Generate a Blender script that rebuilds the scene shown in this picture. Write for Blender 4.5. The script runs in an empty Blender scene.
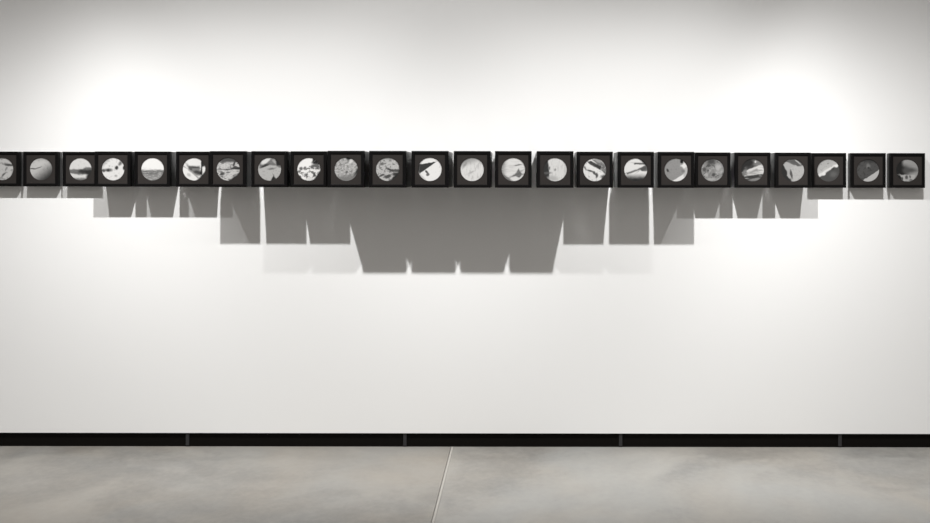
import bpy, bmesh, math
from mathutils import Vector, Matrix

# ------------------------------------------------------------------ scales
S = 0.0056                      # metres per photograph pixel on the wall plane
HOR, VPX, FLOOR_PX = 177.0, 521.6, 447.6
DIST = 750 * S                  # camera to wall
def X(px): return (px - 465.0) * S
def Z(py): return (FLOOR_PX - py) * S
sc = bpy.context.scene
col = sc.collection

# ------------------------------------------------------------------ camera
cam_data = bpy.data.cameras.new('camera')
cam_data.sensor_width = 36.0
cam_data.lens = 750.0 / 930.0 * 36.0
cam_data.shift_x = -(VPX - 465.0) / 930.0
cam_data.shift_y = -(261.5 - HOR) / 930.0
cam = bpy.data.objects.new('camera', cam_data)
cam.location = (X(VPX), -DIST, Z(HOR))
cam.rotation_euler = (math.radians(90), math.radians(-0.08), 0)
col.objects.link(cam)
sc.camera = cam

# ------------------------------------------------------------------ world and exposure
w = bpy.data.worlds.new('gallery_ambient')
sc.world = w
w.use_nodes = True
bg = w.node_tree.nodes['Background']
bg.inputs['Color'].default_value = (1.0, 0.955, 0.905, 1)
bg.inputs['Strength'].default_value = 0.29
sc.view_settings.view_transform = 'Standard'
sc.view_settings.look = 'None'
sc.view_settings.exposure = 0.075
sc.view_settings.gamma = 1.0
sc.view_settings.use_curve_mapping = False
sc.cycles.blur_glossy = 0.0
sc.cycles.use_guiding = True            # resolves the glints that the lacquered box sides throw on the wall
sc.cycles.sample_clamp_indirect = 0.0
sc.cycles.caustics_reflective = True

# ------------------------------------------------------------------ track spotlights over the wall, plus one added fill
LIGHT_Z = Z(187.0 - 342)
LIGHT_Y = -232 * S
LOW, LOWSIGN = 11.5, 1.0             # cut-off towards the floor, in degrees
def spot(px, power, aim_py, aim_dx=0.0, spread=38.0, fall=4.2, tall=29.5):
    d = bpy.data.lights.new('wall_spot', 'SPOT')
    d.energy = power * 144.0
    d.spot_size = math.radians(150)
    d.spot_blend = 0.3
    d.shadow_soft_size = 0.026
    d.color = (1.0, 0.995, 0.985)
    d.use_nodes = True
    nt = d.node_tree
    em = nt.nodes['Emission']
    tc = nt.nodes.new('ShaderNodeTexCoord')            # reflector profile: a wall-washer beam, wider than high
    sep = nt.nodes.new('ShaderNodeSeparateXYZ')
    nt.links.new(tc.outputs['Normal'], sep.inputs[0])
    def m(op, a, b=None):
        n = nt.nodes.new('ShaderNodeMath'); n.operation = op
        for i, v in enumerate((a, b)):
            if v is None: continue
            if isinstance(v, (int, float)): n.inputs[i].default_value = v
            else: nt.links.new(v, n.inputs[i])
        return n.outputs[0]
    down = m('ABSOLUTE', sep.outputs['Z'])
    tx = m('ARCTAN2', m('ABSOLUTE', sep.outputs['X']), down)
    ty = m('ARCTAN2', m('ABSOLUTE', sep.outputs['Y']), down)
    px_ = m('POWER', m('MULTIPLY', tx, 1.0 / math.radians(spread)), fall)
    low = m('LESS_THAN', m('MULTIPLY', sep.outputs['Y'], LOWSIGN), 0.0)             # asymmetric reflector: cut off towards the floor
    inv = m('ADD', 1.0 / math.radians(tall), m('MULTIPLY', low, 1.0 / math.radians(LOW) - 1.0 / math.radians(tall)))
    py_ = m('POWER', m('MULTIPLY', ty, inv), 2.9)
    prof = m('EXPONENT', m('MULTIPLY', m('ADD', px_, py_), -1.0))
    nt.links.new(prof, em.inputs['Strength'])
    o = bpy.data.objects.new('wall_spot', d)
    o.location = (X(px), LIGHT_Y, LIGHT_Z)
    aim = Vector((aim_dx * S, -LIGHT_Y, Z(aim_py) - LIGHT_Z))
    o.rotation_euler = aim.to_track_quat('-Z', 'Y').to_euler()
    col.objects.link(o)
    return o
spot(68, 1.24, 700, -34, 25.0)
spot(244, 2.52, 612, 8)
spot(437, 0.24, 25, 0, 24.0, 2.5, 11.0)      # added fill with no known lamp behind it, brightens the wall's top centre
spot(641, 2.50, 612, -8)
spot(842, 1.62, 640, 32, 24.0)

# ------------------------------------------------------------------ helpers
def srgb(v):
    v = v / 255.0 if v > 1 else v
    return v / 12.92 if v <= 0.04045 else ((v + 0.055) / 1.055) ** 2.4

def new_mat(name, rgb=(0.8, 0.8, 0.8), rough=0.5, spec=0.5):
    m = bpy.data.materials.new(name)
    m.use_nodes = True
    b = m.node_tree.nodes['Principled BSDF']
    b.inputs['Base Color'].default_value = (*rgb, 1)
    b.inputs['Roughness'].default_value = rough
    b.inputs['Specular IOR Level'].default_value = spec
    return m

def box(bm, x0, x1, y0, y1, z0, z1):
    vs = [bm.verts.new(p) for p in ((x0,y0,z0),(x1,y0,z0),(x1,y1,z0),(x0,y1,z0),(x0,y0,z1),(x1,y0,z1),(x1,y1,z1),(x0,y1,z1))]
    for f in ((0,3,2,1),(4,5,6,7),(0,1,5,4),(1,2,6,5),(2,3,7,6),(3,0,4,7)):
        bm.faces.new([vs[i] for i in f])

def link(name, bm, mat, parent=None, mesh_name=None):
    bmesh.ops.recalc_face_normals(bm, faces=bm.faces)
    me = bpy.data.meshes.new(mesh_name or name)
    bm.to_mesh(me); bm.free()
    o = bpy.data.objects.new(name, me)
    me.materials.append(mat)
    col.objects.link(o)
    if parent: o.parent = parent
    return o

def struct(name, bm, mat, label=None):
    o = link(name, bm, mat)
    o['kind'] = 'structure'
    if label: o['label'] = label
    return o

class NT:
    """small helper that grows a node tree of scalar maths"""
    def __init__(s, mat):
        s.t = mat.node_tree
    def node(s, typ): return s.t.nodes.new(typ)
    def put(s, sock, v):
        if isinstance(v, (int, float)): sock.default_value = v
        else: s.t.links.new(v, sock)
    def m(s, op, a, b=None, c=None, clamp=False):
        n = s.node('ShaderNodeMath'); n.operation = op; n.use_clamp = clamp
        for i, v in enumerate((a, b, c)):
            if v is not None: s.put(n.inputs[i], v)
        return n.outputs[0]
    def ss(s, v, lo, hi, a=0.0, b=1.0):
        n = s.node('ShaderNodeMapRange'); n.interpolation_type = 'SMOOTHSTEP'
        s.put(n.inputs['Value'], v)
        n.inputs['From Min'].default_value = lo; n.inputs['From Max'].default_value = hi
        n.inputs['To Min'].default_value = a; n.inputs['To Max'].default_value = b
        return n.outputs['Result']
    def mix(s, a, b, f):
        n = s.node('ShaderNodeMix'); n.data_type = 'FLOAT'
        s.put(n.inputs[0], f); s.put(n.inputs[2], a); s.put(n.inputs[3], b)
        return n.outputs[0]
    def noise(s, vec, scale, detail=3, rough=0.55, dist=0.0):
        n = s.node('ShaderNodeTexNoise')
        n.inputs['Scale'].default_value = scale; n.inputs['Detail'].default_value = detail
        n.inputs['Roughness'].default_value = rough; n.inputs['Distortion'].default_value = dist
        s.t.links.new(vec, n.inputs['Vector'])
        return n.outputs['Fac']
    def mapping(s, vec, loc=(0,0,0), rot=(0,0,0), scale=(1,1,1)):
        n = s.node('ShaderNodeMapping')
        n.inputs['Location'].default_value = loc; n.inputs['Rotation'].default_value = rot; n.inputs['Scale'].default_value = scale
        s.t.links.new(vec, n.inputs['Vector'])
        return n.outputs[0]

# ------------------------------------------------------------------ setting: wall, recess, floor
wall_mat = new_mat('white_wall_paint', (0.86, 0.86, 0.855), 0.75, 0.2)
n = NT(wall_mat); bsdf = wall_mat.node_tree.nodes['Principled BSDF']
tc = n.node('ShaderNodeTexCoord')
bump = n.node('ShaderNodeBump'); bump.inputs['Strength'].default_value = 0.03; bump.inputs['Distance'].default_value = 0.002
n.t.links.new(n.noise(tc.outputs['Object'], 160, 2), bump.inputs['Height'])
n.t.links.new(bump.outputs[0], bsdf.inputs['Normal'])

WALL_BOTTOM = Z(433.4)
bm = bmesh.new(); box(bm, -6.0, 6.0, 0.0, 0.20, WALL_BOTTOM, 4.2)
struct('wall_back', bm, wall_mat)

recess_mat = new_mat('black_recess_board', (0.0042, 0.0035, 0.0028), 0.7, 0.08)
bm = bmesh.new(); box(bm, -6.0, 6.0, 0.012, 0.20, 0.0, WALL_BOTTOM)
struct('baseboard_back', bm, recess_mat)

strip_mat = new_mat('dark_grey_metal_strip', (0.034, 0.033, 0.034), 0.5, 0.2)
for i, px in enumerate((187.2, 405.0, 621.2, 841.0)):
    bm = bmesh.new(); box(bm, X(px) - 0.0095, X(px) + 0.0095, 0.006, 0.0125, 0.006, WALL_BOTTOM)
    bmesh.ops.bevel(bm, geom=bm.edges[:], offset=0.0015, segments=1, affect='EDGES')
    struct('trim_%d' % (i + 1), bm, strip_mat)

floor_mat = new_mat('polished_concrete', (0.3, 0.3, 0.3), 0.5, 0.5)
n = NT(floor_mat); bsdf = floor_mat.node_tree.nodes['Principled BSDF']
tc = n.node('ShaderNodeTexCoord'); P = tc.outputs['Object']
big = n.noise(n.mapping(P, (3.1, 1.7, 0)), 0.9, 4, 0.6, 0.6)
mid = n.noise(n.mapping(P, (7.1, 4.7, 0), (0, 0, 0.5), (1, 1.8, 1)), 3.2, 5, 0.62, 1.2)
fine = n.noise(P, 28, 4, 0.65)
v = n.m('MULTIPLY_ADD', n.ss(big, 0.34, 0.66), 0.55, n.m('MULTIPLY', n.ss(mid, 0.25, 0.75), 0.2))
v = n.m('MULTIPLY_ADD', fine, 0.5, n.m('SUBTRACT', v, 0.11))
ramp = n.node('ShaderNodeValToRGB')
ramp.color_ramp.elements[0].position = 0.12; ramp.color_ramp.elements[0].color = (0.180, 0.178, 0.173, 1)
ramp.color_ramp.elements[1].position = 0.95; ramp.color_ramp.elements[1].color = (0.310, 0.302, 0.288, 1)
e = ramp.color_ramp.elements.new(0.5); e.color = (0.258, 0.253, 0.243, 1)
n.t.links.new(v, ramp.inputs[0])
hue = n.noise(n.mapping(P, (1.3, 9.2, 0)), 1.6, 3, 0.5, 0.8)          # rusty and bluish clouds in the cement
mixc = n.node('ShaderNodeMix'); mixc.data_type = 'RGBA'; mixc.blend_type = 'MULTIPLY'
tint = n.node('ShaderNodeValToRGB')
tint.color_ramp.elements[0].position = 0.35; tint.color_ramp.elements[0].color = (0.975, 0.99, 1.0, 1)
tint.color_ramp.elements[1].position = 0.65; tint.color_ramp.elements[1].color = (1.0, 0.97, 0.93, 1)
n.t.links.new(hue, tint.inputs[0])
mixc.inputs[0].default_value = 1.0
n.t.links.new(ramp.outputs[0], mixc.inputs[6]); n.t.links.new(tint.outputs[0], mixc.inputs[7])
n.t.links.new(mixc.outputs[2], bsdf.inputs['Base Color'])
n.t.links.new(n.ss(mid, 0.3, 0.7, 0.28, 0.42), bsdf.inputs['Roughness'])
bump = n.node('ShaderNodeBump'); bump.inputs['Strength'].default_value = 0.08; bump.inputs['Distance'].default_value = 0.003
n.t.links.new(mid, bump.inputs['Height']); n.t.links.new(bump.outputs[0], bsdf.inputs['Normal'])
tone = n.node('ShaderNodeMix'); tone.data_type = 'RGBA'; tone.blend_type = 'MULTIPLY'; tone.inputs[0].default_value = 1.0
n.t.links.new(mixc.outputs[2], tone.inputs[6]); tone.inputs[7].default_value = (0.95, 0.925, 0.89, 1)
n.t.links.new(tone.outputs[2], bsdf.inputs['Base Color'])
floor_mat_right = floor_mat.copy(); floor_mat_right.name = 'polished_concrete_paler'
for nd in floor_mat_right.node_tree.nodes:
    if nd.type == 'MIX' and not nd.inputs[7].is_linked: nd.inputs[7].default_value = (1.08, 1.07, 1.05, 1)
JX = X(452.4)
bm = bmesh.new(); box(bm, -6.0, JX - 0.0078, -5.2, 0.20, -0.15, 0.0)     # two slabs with a cut joint between them
n_left = len(bm.faces)
box(bm, JX + 0.0078, 6.0, -5.2, 0.20, -0.15, 0.0)
fl = struct('floor', bm, floor_mat)
fl.data.materials.append(floor_mat_right)
for p in fl.data.polygons: p.material_index = 1 if p.index >= n_left else 0
joint_mat = new_mat('pale_joint_sealant', (0.34, 0.325, 0.30), 0.6, 0.3)
bm = bmesh.new(); box(bm, JX - 0.0048, JX + 0.0068, -5.2, 0.012, -0.14, 0.0006)
struct('trim_5', bm, joint_mat)

# ------------------------------------------------------------------ framed round prints
frame_mat = new_mat('black_stained_frame', (0.0032, 0.0029, 0.0030), 0.5, 0.1)
box_mat = new_mat('black_lacquered_box_sides', (0.005, 0.005, 0.0055), 0.33, 0.8)
mat_mat = new_mat('charcoal_mat_board', (0.030, 0.0265, 0.025), 0.85, 0.05)

FW = 34.4 * S           # outer frame width
MW = 28.5 * S           # visible mat width
R = 10.95 * S           # print radius
Z0 = Z(187.1)           # underside of the frames
ZC = Z0 + FW / 2

def print_material(idx, base, feats, seed):
    """black-and-white photograph: flat tone plus a list of soft shapes; u right, v up, disc radius 1"""
    m = new_mat('round_print_%02d' % idx, (0.5, 0.5, 0.5), 0.6, 0.08)
    n = NT(m); bsdf = m.node_tree.nodes['Principled BSDF']
    tc = n.node('ShaderNodeTexCoord')
    vec = n.mapping(tc.outputs['Object'], scale=(1 / R, 1 / R, 1 / R))
    # wobble the drawing a little so that no outline is mechanical
    nz = n.node('ShaderNodeTexNoise'); nz.inputs['Scale'].default_value = 3.5; nz.inputs['Detail'].default_value = 3
    nm = n.mapping(vec, (seed * 3.7, seed * 1.3, seed * 2.1)); n.t.links.new(nm, nz.inputs['Vector'])
    sub = n.node('ShaderNodeVectorMath'); sub.operation = 'SUBTRACT'; sub.inputs[1].default_value = (0.5, 0.5, 0.5)
    n.t.links.new(nz.outputs['Color'], sub.inputs[0])
    scl = n.node('ShaderNodeVectorMath'); scl.operation = 'SCALE'; scl.inputs['Scale'].default_value = 0.16
    n.t.links.new(sub.outputs[0], scl.inputs[0])
    add = n.node('ShaderNodeVectorMath'); add.operation = 'ADD'
    n.t.links.new(vec, add.inputs[0]); n.t.links.new(scl.outputs[0], add.inputs[1])
    sep = n.node('ShaderNodeSeparateXYZ'); n.t.links.new(add.outputs[0], sep.inputs[0])
    u, v = sep.outputs['X'], sep.outputs['Z']
    def halfplane(nx, ny, c, soft):
        d = n.m('ADD', n.m('MULTIPLY', u, nx), n.m('MULTIPLY', v, ny))
        return n.ss(d, c - soft, c + soft)
    def blob(cx, cy, rx, ry, rot, soft):
        a = math.radians(rot); ca, sa = math.cos(a), math.sin(a)
        du, dv = n.m('SUBTRACT', u, cx), n.m('SUBTRACT', v, cy)
        p = n.m('DIVIDE', n.m('ADD', n.m('MULTIPLY', du, ca), n.m('MULTIPLY', dv, sa)), rx)
        q = n.m('DIVIDE', n.m('SUBTRACT', n.m('MULTIPLY', dv, ca), n.m('MULTIPLY', du, sa)), ry)
        d = n.m('SQRT', n.m('ADD', n.m('MULTIPLY', p, p), n.m('MULTIPLY', q, q)))
        return n.ss(d, 1 - soft, 1 + soft, 1.0, 0.0)
    def poly(pts, soft):
        """any simple polygon: cut into triangles whose inner edges overlap a little"""
        k = len(pts)
        if sum(pts[i][0]*pts[(i+1) % k][1] - pts[(i+1) % k][0]*pts[i][1] for i in range(k)) < 0: pts = pts[::-1]
        idx = list(range(k)); tris = []
        cr = lambda o, p, q: (p[0]-o[0])*(q[1]-o[1]) - (p[1]-o[1])*(q[0]-o[0])
        while len(idx) > 3:
            for j in range(len(idx)):
                i0, i1, i2 = idx[j-1], idx[j], idx[(j+1) % len(idx)]
                p0, p1, p2 = pts[i0], pts[i1], pts[i2]
                if cr(p0, p1, p2) <= 1e-9: continue
                if any(cr(p0, p1, pts[t]) >= 0 and cr(p1, p2, pts[t]) >= 0 and cr(p2, p0, pts[t]) >= 0 for t in idx if t not in (i0, i1, i2)): continue
                tris.append((i0, i1, i2)); idx.pop(j); break
            else: break
        tris.append(tuple(idx[:3]))
        res = None
        for t in tris:
            out = None
            for q in range(3):
                ia, ib = t[q], t[(q+1) % 3]
                (ax, ay), (bx, by) = pts[ia], pts[ib]
                L = math.hypot(bx - ax, by - ay)
                nx, ny = -(by - ay) / L, (bx - ax) / L
                c = nx * ax + ny * ay
                if (ib - ia) % k != 1: c -= 0.5 * soft
                h = halfplane(nx, ny, c, soft)
                out = h if out is None else n.m('MINIMUM', out, h)
            res = out if res is None else n.m('MAXIMUM', res, out)
        return res
    PAPER = 0.75
    val = srgb(base) * PAPER
    for f in feats:
        kind = f[0]
        if kind == 'half':   mask, tone = halfplane(*f[1:5]), f[5]
        elif kind == 'blob': mask, tone = blob(*f[1:7]), f[7]
        elif kind == 'poly': mask, tone = poly(f[1], f[2]), f[3]
        elif kind == 'grain':       # ('grain', scale, (su, sv), threshold lo, hi, tone, rot)
            vv = n.mapping(vec, (seed * 1.9, 0, seed * 0.7), (0, math.radians(f[6]), 0), (f[2][0], 1, f[2][1]))
            mask, tone = n.ss(n.noise(vv, f[1], 3, 0.6, 0.3), f[3], f[4]), f[5]
        val = n.mix(val, srgb(tone) * PAPER, mask)
    comb = n.node('ShaderNodeCombineColor')
    n.put(comb.inputs[0], val); n.put(comb.inputs[1], n.m('MULTIPLY', val, 0.99)); n.put(comb.inputs[2], n.m('MULTIPLY', val, 0.975))
    n.t.links.new(comb.outputs[0], bsdf.inputs['Base Color'])
    return m

D = 47      # tone of the mat: where a picture sinks into black
PRINTS = [
 # base, features, label
 (205, [('grain', 3, (1, 1), .52, .62, 165, 0), ('blob', .62, .36, .5, .10, -8, .5, 95), ('blob', .1, -.52, .22, .1, 50, .5, 110), ('blob', .35, .02, .2, .09, 60, .5, 150)],
  'framed round print cut off by the left edge, pale disc with grey smudges'),
 (208, [('grain', 4, (1, 1), .55, .7, 180, 0), ('half', .62, -.78, .28, .75, 62), ('blob', -.72, .03, .36, .06, 2, .6, 112), ('blob', -.25, .13, .28, .045, 18, .6, 118), ('half', .05, 1, .82, .25, 170)],
  'framed round print of pale ball shaded dark at lower right, one crooked dark line'),
 (222, [('grain', 3, (1, 1), .55, .75, 200, 0), ('poly', [(-1.2, -.02), (.1, .0), (.5, .18), (1.2, .12), (1.2, -1.2), (.75, -.45), (-.2, -.50), (-1.2, -.32)], .08, 110), ('blob', .1, -.22, .3, .16, 0, .6, 62), ('blob', .8, -.28, .6, .22, -5, .5, 50), ('blob', .95, -.75, .45, .42, 0, .3, D), ('half', 0, -1, .80, .12, 120)],
  'framed round print of white sky over a dark treeline and a bright lower strip'),
 (226, [('grain', 5, (1, 1), .56, .68, 190, 0), ('blob', -.42, -.08, .34, .17, 0, .45, 110), ('blob', -.45, -.1, .12, .12, 0, .5, 60), ('blob', -.85, -.12, .16, .16, 0, .5, 90), ('blob', .30, .12, .15, .18, 20, .45, 62), ('blob', .62, .5, .2, .16, 60, .6, 120), ('blob', .97, .1, .12, .2, 0, .4, D), ('blob', .25, -.6, .12, .1, 0, .6, 165), ('half', -.7, .7, .82, .2, 170)],
  'framed round print of near-white disc with dark specks, right of the dark treeline print'),
 (240, [('half', .03, -1, .10, .07, 138), ('poly', [(-1.2, -.1), (1.2, -.1), (1.2, -.38), (-1.2, -.55)], .12, 112), ('grain', 4, (.6, 3), .5, .64, 175, 0), ('half', .03, 1, .05, .1, 240)],
  'framed round print of blank white sky above a flat grey ground'),
 (238, [('poly', [(-.55, .3), (.5, .28), (.6, -.6), (.1, -.55), (-.5, -.1)], .1, 130), ('blob', .05, .15, .5, .07, -5, .5, 80), ('blob', .3, -.28, .35, .14, -12, .5, 72), ('blob', -.3, .05, .14, .2, 30, .5, 90), ('poly', [(-1.1, .25), (-.6, .05), (.1, -.6), (.4, -.9), (.35, -.7), (-.5, -.1), (-1.1, .4)], .06, 165), ('poly', [(.62, 1.1), (.85, .5), (.72, .1), (.72, -.5), (.5, -.5), (.62, .2)], .04, D), ('poly', [(.62, 1.1), (1.2, 1.1), (1.1, .5), (.9, .25), (.7, .2)], .06, D), ('half', .75, -.66, .85, .08, D), ('blob', -.45, -.5, .2, .12, -40, .6, 200)],
  'framed round print of grey building on white ground with black post at right'),
 (205, [('grain', 3.0, (.6, 1.4), .53, .60, 110, 10), ('grain', 5, (.7, 1.3), .5, .64, 180, -10), ('half', 0, 1, .60, .12, 88), ('poly', [(-.25, -.02), (.35, .1), (.55, .28), (1.1, .18), (1.1, .0), (.3, -.02), (-.25, -.1)], .05, 58), ('blob', .52, .48, .1, .28, -18, .5, 75), ('blob', -.55, -.45, .25, .1, 15, .5, 80), ('half', .6, -.8, .83, .1, D)],
  'framed round print of mottled grey ground with a black arrow-shaped shadow at right'),
 (188, [('grain', 6, (1, 1), .54, .66, 165, 0), ('poly', [(-.9, .15), (-.2, .38), (.4, .35), (1, .1), (1, .65), (.2, .95), (-.9, .55)], .08, 118), ('blob', -.45, .28, .42, .09, 22, .5, 62), ('blob', -.35, .72, .45, .2, 35, .3, 225), ('blob', .45, .65, .28, .12, -35, .5, 170), ('poly', [(.6, .33), (1.2, .38), (1.2, 1.1), (.5, 1)], .08, D), ('blob', .15, .03, .3, .09, 8, .6, 120), ('poly', [(.35, -.55), (.55, -.85), (.6, -1.2), (.0, -1.2)], .06, D)],
  'framed round print of pale ground with a black notch in its lower edge'),
 (248, [('grain', 3.4, (1, 1), .49, .58, 120, 30), ('half', -.35, .9, .22, .08, 248), ('poly', [(.35, 1.2), (.28, .55), (.65, .35), (1.2, .35), (1.2, 1.2)], .08, D), ('blob', .62, .3, .35, .16, -15, .5, 110), ('blob', -.68, .06, .16, .14, 0, .5, 110), ('blob', -.32, .08, .13, .16, 0, .5, 120), ('blob', .28, .2, .16, .14, 30, .5, 105), ('blob', .75, .05, .25, .06, 0, .5, 110), ('blob', -.6, -.33, .2, .07, 10, .5, 130), ('blob', -.2, -.5, .12, .09, 40, .5, 110), ('blob', .5, -.5, .09, .16, 30, .5, 85), ('half', .83, -.56, .86, .08, D), ('blob', .05, -.85, .3, .16, 0, .4, 235)],
  'framed round print, stark white at upper left, its upper right eaten by black'),
 (178, [('grain', 4.4, (1, 1), .46, .60, 132, 0), ('grain', 6, (1, 1), .52, .64, 205, 40), ('blob', .22, .96, .2, .16, 30, .4, D), ('blob', .42, .66, .24, .13, 50, .5, 218), ('half', .86, -.5, .80, .10, D), ('blob', .05, -.25, .14, .1, 40, .6, 105), ('half', .1, -1, .55, .3, 128)],
  'framed round print of evenly speckled grey disc, left of the print with dark ponds'),
 (190, [('grain', 3.8, (1, 1.3), .50, .62, 125, 20), ('grain', 6, (1, 1.4), .54, .66, 212, -20), ('poly', [(-.15, .18), (.3, .02), (1.2, .0), (1.2, -.25), (.2, -.18), (-.1, .05)], .07, 75), ('blob', .0, -.62, .3, .15, 15, .4, 80), ('blob', -.52, -.53, .27, .1, 18, .4, 85), ('blob', .65, -.4, .25, .14, 10, .5, 70), ('half', .72, -.68, .78, .1, D), ('blob', -.5, .45, .22, .12, 10, .6, 110), ('half', 0, 1, .82, .12, 150)],
  'framed round print of pale ground with dark scattered ponds and a black streak'),
 (240, [('grain', 4, (1, 1), .58, .72, 226, 0), ('poly', [(-1.3, .50), (-.85, .44), (.58, .66), (-.95, -.42), (-1.3, -.6)], .035, 60), ('blob', -.30, -.22, .10, .16, 35, .35, 85), ('blob', -.2, -.42, .14, .14, 0, .35, 110), ('half', -.75, -.66, .88, .1, 200)],
  'framed round print of white disc bitten by a sharp black wedge from the left'),
 (226, [('grain', 2.6, (2.2, .7), .48, .66, 198, 15), ('half', -.3, .95, .58, .35, 160), ('blob', -.6, .45, .1, .35, -30, .7, 160), ('blob', -.05, -.25, .28, .07, 25, .7, 182)],
  'framed round print of almost plain white full disc, faintly greyer at the top'),
 (226, [('grain', 2.4, (.35, 3.5), .50, .64, 205, 0), ('half', -1, .05, .72, .28, 150), ('grain', 3, (.3, 4), .54, .62, 208, 0), ('poly', [(-.15, -.62), (.25, -.28), (.45, .05), (.62, -.15), (.8, -.42), (.5, -.72), (.2, -.56)], .07, 108), ('blob', .42, .38, .34, .055, 10, .5, 130), ('half', -.6, -.8, .82, .1, 120)],
  'framed round print of pale streaked sky with a small grey hill at lower right'),
 (220, [('grain', 3.4, (3, .5), .50, .66, 196, -5), ('half', -1, -.10, .54, .06, 56), ('blob', -.7, -.3, .35, .1, 0, .7, 92), ('blob', -.5, .12, .1, .14, 0, .6, 120), ('blob', .0, -.02, .09, .1, 0, .6, 150), ('blob', -.2, -.75, .4, .2, 0, .7, 185), ('half', .9, -.1, .78, .2, 196)],
  'framed round print of gibbous white disc, its left third lost in black'),
 (238, [('poly', [(-.2, .9), (.3, .95), (1.1, .3), (1.1, -.3), (.85, -.4), (.4, .2)], .08, 118), ('grain', 5, (1, 1), .56, .66, 190, 0), ('poly', [(-.65, .72), (-.35, .78), (.55, .28), (.5, -.02), (.3, .08), (-.5, .5)], .05, 62), ('blob', .25, .8, .3, .12, -35, .5, 165), ('blob', -.4, -.1, .26, .08, -20, .5, 95), ('blob', -.05, -.25, .1, .14, 20, .5, 75), ('blob', .18, -.5, .1, .22, -10, .5, 80), ('blob', .0, -.33, .3, .08, -40, .5, 100), ('blob', .98, -.8, .42, .32, -30, .3, D), ('blob', .85, -.68, .3, .07, -30, .5, 90), ('blob', -.85, .15, .08, .2, 20, .6, 130)],
  'framed round print with a thick dark diagonal bar sloping down across white disc'),
 (232, [('half', 0, -1, .52, .30, 72), ('poly', [(-.15, .62), (1.2, .60), (1.2, .44), (-.15, .48)], .05, 95), ('poly', [(-.8, -.28), (.3, .12), (.75, .36), (1.1, .5), (1.1, -.12), (.55, -.12), (.4, .02), (-.75, -.42)], .06, 110), ('blob', .7, .12, .3, .14, 20, .5, 90), ('half', .7, .72, .88, .08, D), ('half', 0, -1, .82, .1, D)],
  'framed round print of white field crossed by rising dark line, black at the bottom'),
 (150, [('grain', 7, (1, 1), .5, .66, 140, 0), ('poly', [(-.4, -1.0), (.85, -.28), (.95, -.1), (1.1, -1.1)], .045, 232), ('half', .98, .1, .62, .10, 190), ('poly', [(.42, .36), (.75, .62), (1, .3), (.65, .12)], .08, 235), ('blob', .5, .72, .13, .15, 20, .3, 28), ('blob', -.72, -.05, .1, .16, 15, .4, 70), ('blob', .62, -.12, .16, .14, 30, .6, 128)],
  'framed round print of flat mid-grey disc, white slice at lower right, black dot above'),
 (140, [('grain', 2.8, (1, 1), .50, .62, 172, 0), ('grain', 4, (1, 1), .54, .62, 92, 50), ('blob', -.12, .75, .4, .3, 0, .6, 76), ('blob', -.35, .38, .16, .14, 0, .5, 84), ('blob', .1, -.42, .18, .14, 20, .5, 82), ('blob', -.72, .05, .16, .18, 0, .5, 90), ('blob', .5, .2, .25, .3, 0, .7, 178), ('blob', -.15, -.82, .4, .12, 0, .6, 172)],
  'framed round print of blotchy grey moon-like disc beside the flat mid-grey disc'),
 (64, [('grain', 3.4, (1, 1), .52, .66, 84, 0), ('blob', .5, .6, .55, .3, -20, .6, 118), ('poly', [(-.85, -.18), (.0, .2), (.6, .42), (1.1, .40), (1.1, -.32), (.2, -.40), (-.7, -.56)], .06, 212), ('poly', [(-.3, -.15), (.4, .15), (.5, -.1), (-.3, -.35)], .1, 150), ('blob', .1, -.3, .6, .05, 8, .6, 165), ('poly', [(-.9, -.0), (-.5, .12), (-.5, -.5), (-.9, -.5)], .1, 120), ('grain', 2.6, (.5, 2.4), .55, .66, 150, 25), ('blob', .2, -.66, .5, .07, 8, .5, 60), ('blob', .25, -.83, .55, .12, 8, .5, 130), ('blob', .25, .75, .07, .1, 0, .5, 215), ('half', -.9, .5, .72, .1, D), ('blob', -.35, .62, .45, .3, 20, .4, D)],
  'framed round print of a bright wedge lying across a mostly black disc'),
 (180, [('grain', 6, (1, 1), .5, .66, 164, 0), ('half', -1, -.35, .45, .08, D), ('poly', [(-.95, .62), (-.6, .8), (.1, .42), (-.3, .1), (-.3, -.3), (-.05, -.75), (-.3, -.8), (-.52, -.45), (-.5, -.1), (-.7, .2)], .05, 170), ('poly', [(-.55, .78), (-.1, 1.05), (.5, 1.0), (1.0, .42), (.5, .38), (.0, .48)], .06, 90), ('blob', .45, .72, .35, .06, -38, .5, 172), ('blob', -.14, -.35, .11, .42, 12, .35, 88), ('blob', -.45, -.9, .3, .2, 0, .4, D)],
  'framed round print of grey rock face with dark crescent hollow, left edge in black'),
 (196, [('grain', 5, (1, 1), .54, .66, 178, 0), ('half', -.45, .9, .30, .5, 178), ('half', .5, -.87, .02, .10, 92), ('grain', 6, (1, 1), .56, .66, 130, 0), ('half', .5, -.87, .12, .12, 80), ('blob', .45, -.35, .3, .25, 20, .7, 102), ('poly', [(-.95, -.42), (.6, .55), (.66, .42), (-.8, -.60)], .08, 226), ('blob', .72, .42, .16, .13, 20, .4, 235), ('blob', -.42, -.32, .15, .14, 0, .4, 232), ('blob', .45, .15, .07, .16, -20, .4, 70), ('blob', .3, .08, .06, .12, -20, .4, 75)],
  'framed round print split diagonally, light grey above ragged white edge, dark below'),
 (84, [('grain', 4, (1, 1), .5, .64, 70, 0), ('blob', .02, .38, .18, .2, 0, .6, 120), ('blob', .06, .22, .1, .1, 0, .5, 62), ('half', .1, 1, .78, .12, 62), ('poly', [(-.8, -1.15), (.1, -.55), (1.2, .2), (1.2, -1.3), (-.4, -1.4)], .04, 190)],
  'framed round print of dark disc with a pale grey slice at lower right'),
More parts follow.
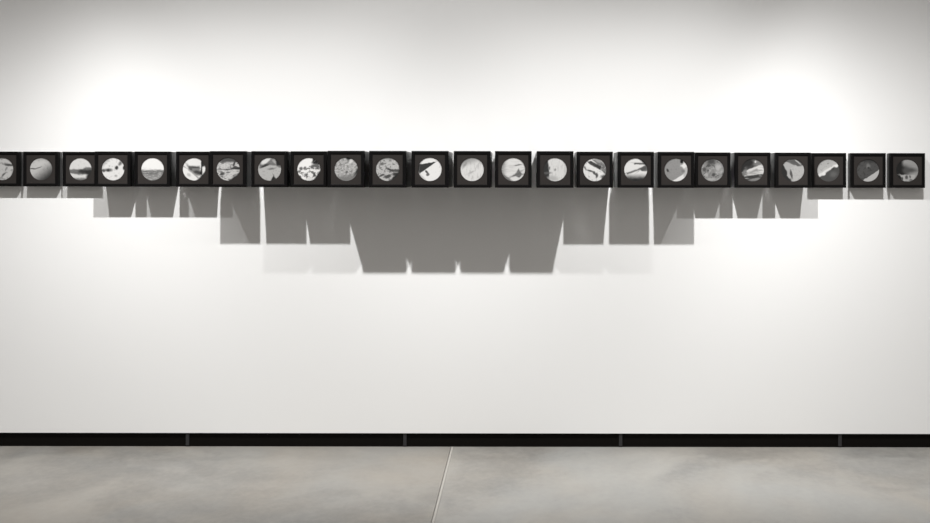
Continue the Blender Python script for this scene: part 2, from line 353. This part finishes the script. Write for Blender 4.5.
 (160, [('half', -.97, .1, -.12, .55, 44), ('half', .05, 1, .45, .3, 165), ('blob', .1, .02, .8, .22, 0, .7, 88), ('half', -1, 0, .40, .2, 40), ('poly', [(-.65, -.4), (.75, -.4), (.6, -.9), (-.3, -1.0)], .07, 185), ('blob', -.05, -.62, .14, .18, 0, .5, 90), ('blob', .28, -.58, .08, .14, 0, .5, 105), ('blob', -.45, -.78, .1, .2, 0, .5, 80), ('blob', .35, -.85, .18, .08, 0, .5, 120)],
  'framed round print nearest the right edge, dim disc with bright lumps along bottom'),
]
LEVELS = [1]*3 + [2]*3 + [3]*3 + [4]*6 + [3]*3 + [2]*3 + [1]*3
DEPTH = {1: 0.0343, 2: 0.0840, 3: 0.1446, 4: 0.2028}     # of the distance of the lamps from the wall

SEEN = [2.0, 40.9, 80.3, 112.9, 152.4, 193.9, 228.0, 269.4, 308.7, 346.0, 387.6, 429.9, 472.1, 513.3, 555.1, 594.8,
        635.8, 676.1, 712.7, 752.7, 793.0, 828.6, 868.2, 907.4]     # where each mat's centre stands in the photograph

def square_ring(bm, outer, inner, y_front, y_back, bevel=0.0):
    """square picture moulding seen in XZ, with a small chamfer on its front edges"""
    ro, ri = outer / 2, inner / 2
    prof = [(ro, y_back), (ro, y_front + bevel), (ro - bevel, y_front), (ri + bevel * 1.4, y_front), (ri, y_front + bevel * 1.4), (ri, y_back)]
    cor = ((1, 1), (-1, 1), (-1, -1), (1, -1))
    rings = [[bm.verts.new((r * cx, y, r * cz)) for cx, cz in cor] for r, y in prof]
    k = len(rings)
    for i in range(k):
        a, b = rings[i], rings[(i + 1) % k]
        for j in range(4):
            bm.faces.new((a[j], a[(j + 1) % 4], b[(j + 1) % 4], b[j]))

def mat_with_hole(bm, w, r, y0, y1, seg=96):
    """square board with a round window cut through it"""
    h = w / 2
    def ring(rad, y): return [bm.verts.new((rad * math.cos(2*math.pi*i/seg), y, rad * math.sin(2*math.pi*i/seg))) for i in range(seg)]
    def sq(y):
        out = []
        for i in range(seg):
            a = 2*math.pi*i/seg; c, s = math.cos(a), math.sin(a); m = max(abs(c), abs(s))
            out.append(bm.verts.new((h*c/m, y, h*s/m)))
        return out
    A, B, C_, E_ = sq(y0), ring(r + 0.0008, y0), ring(r, y1), sq(y1)
    for P_, Q in ((A, B), (B, C_), (C_, E_), (E_, A)):
        for i in range(seg):
            bm.faces.new((P_[i], P_[(i+1) % seg], Q[(i+1) % seg], Q[i]))

for i, (base, feats, label) in enumerate(PRINTS):
    lv = LEVELS[i]
    d = DEPTH[lv] * 232 * S
    px = VPX + (SEEN[i] - VPX) * (1 - (d - 0.0042) / DIST)
    root = bpy.data.objects.new('framed_print', None)
    root.empty_display_size = 0.05
    root.location = (X(px), 0.0, Z0 - (px - 455) * 0.0003 * S)
    root['label'] = label; root['category'] = 'picture'; root['group'] = 'framed round prints hung in one row'
    col.objects.link(root)
    lift = FW / 2
    FT = min(0.022, d * 0.6)             # thickness of the front moulding
    bm = bmesh.new(); square_ring(bm, FW, MW, -d, -d + FT, 0.0016)
    fo = link('frame', bm, frame_mat, root); fo.location.z = lift
    bm = bmesh.new(); w2 = FW - 0.0016
    box(bm, -w2/2, w2/2, -d + FT, 0.0, -w2/2, w2/2)
    bo = link('shadow_box', bm, box_mat, root); bo.location.z = lift
    bm = bmesh.new(); mat_with_hole(bm, MW, R, -d + 0.0042, -d + 0.0067)
    mo = link('mat_board', bm, mat_mat, root); mo.location.z = lift
    bm = bmesh.new()
    bmesh.ops.create_circle(bm, cap_ends=True, radius=R + 0.004, segments=64)
    bmesh.ops.rotate(bm, verts=bm.verts, matrix=Matrix.Rotation(math.radians(90), 3, 'X'))
    ext = bmesh.ops.extrude_face_region(bm, geom=bm.faces[:])
    bmesh.ops.translate(bm, verts=[g for g in ext['geom'] if isinstance(g, bmesh.types.BMVert)], vec=(0, 0.001, 0))
    pr = link('print', bm, print_material(i + 1, base, feats, i + 1), root)
    pr.location = (0, -d + 0.0068, lift)
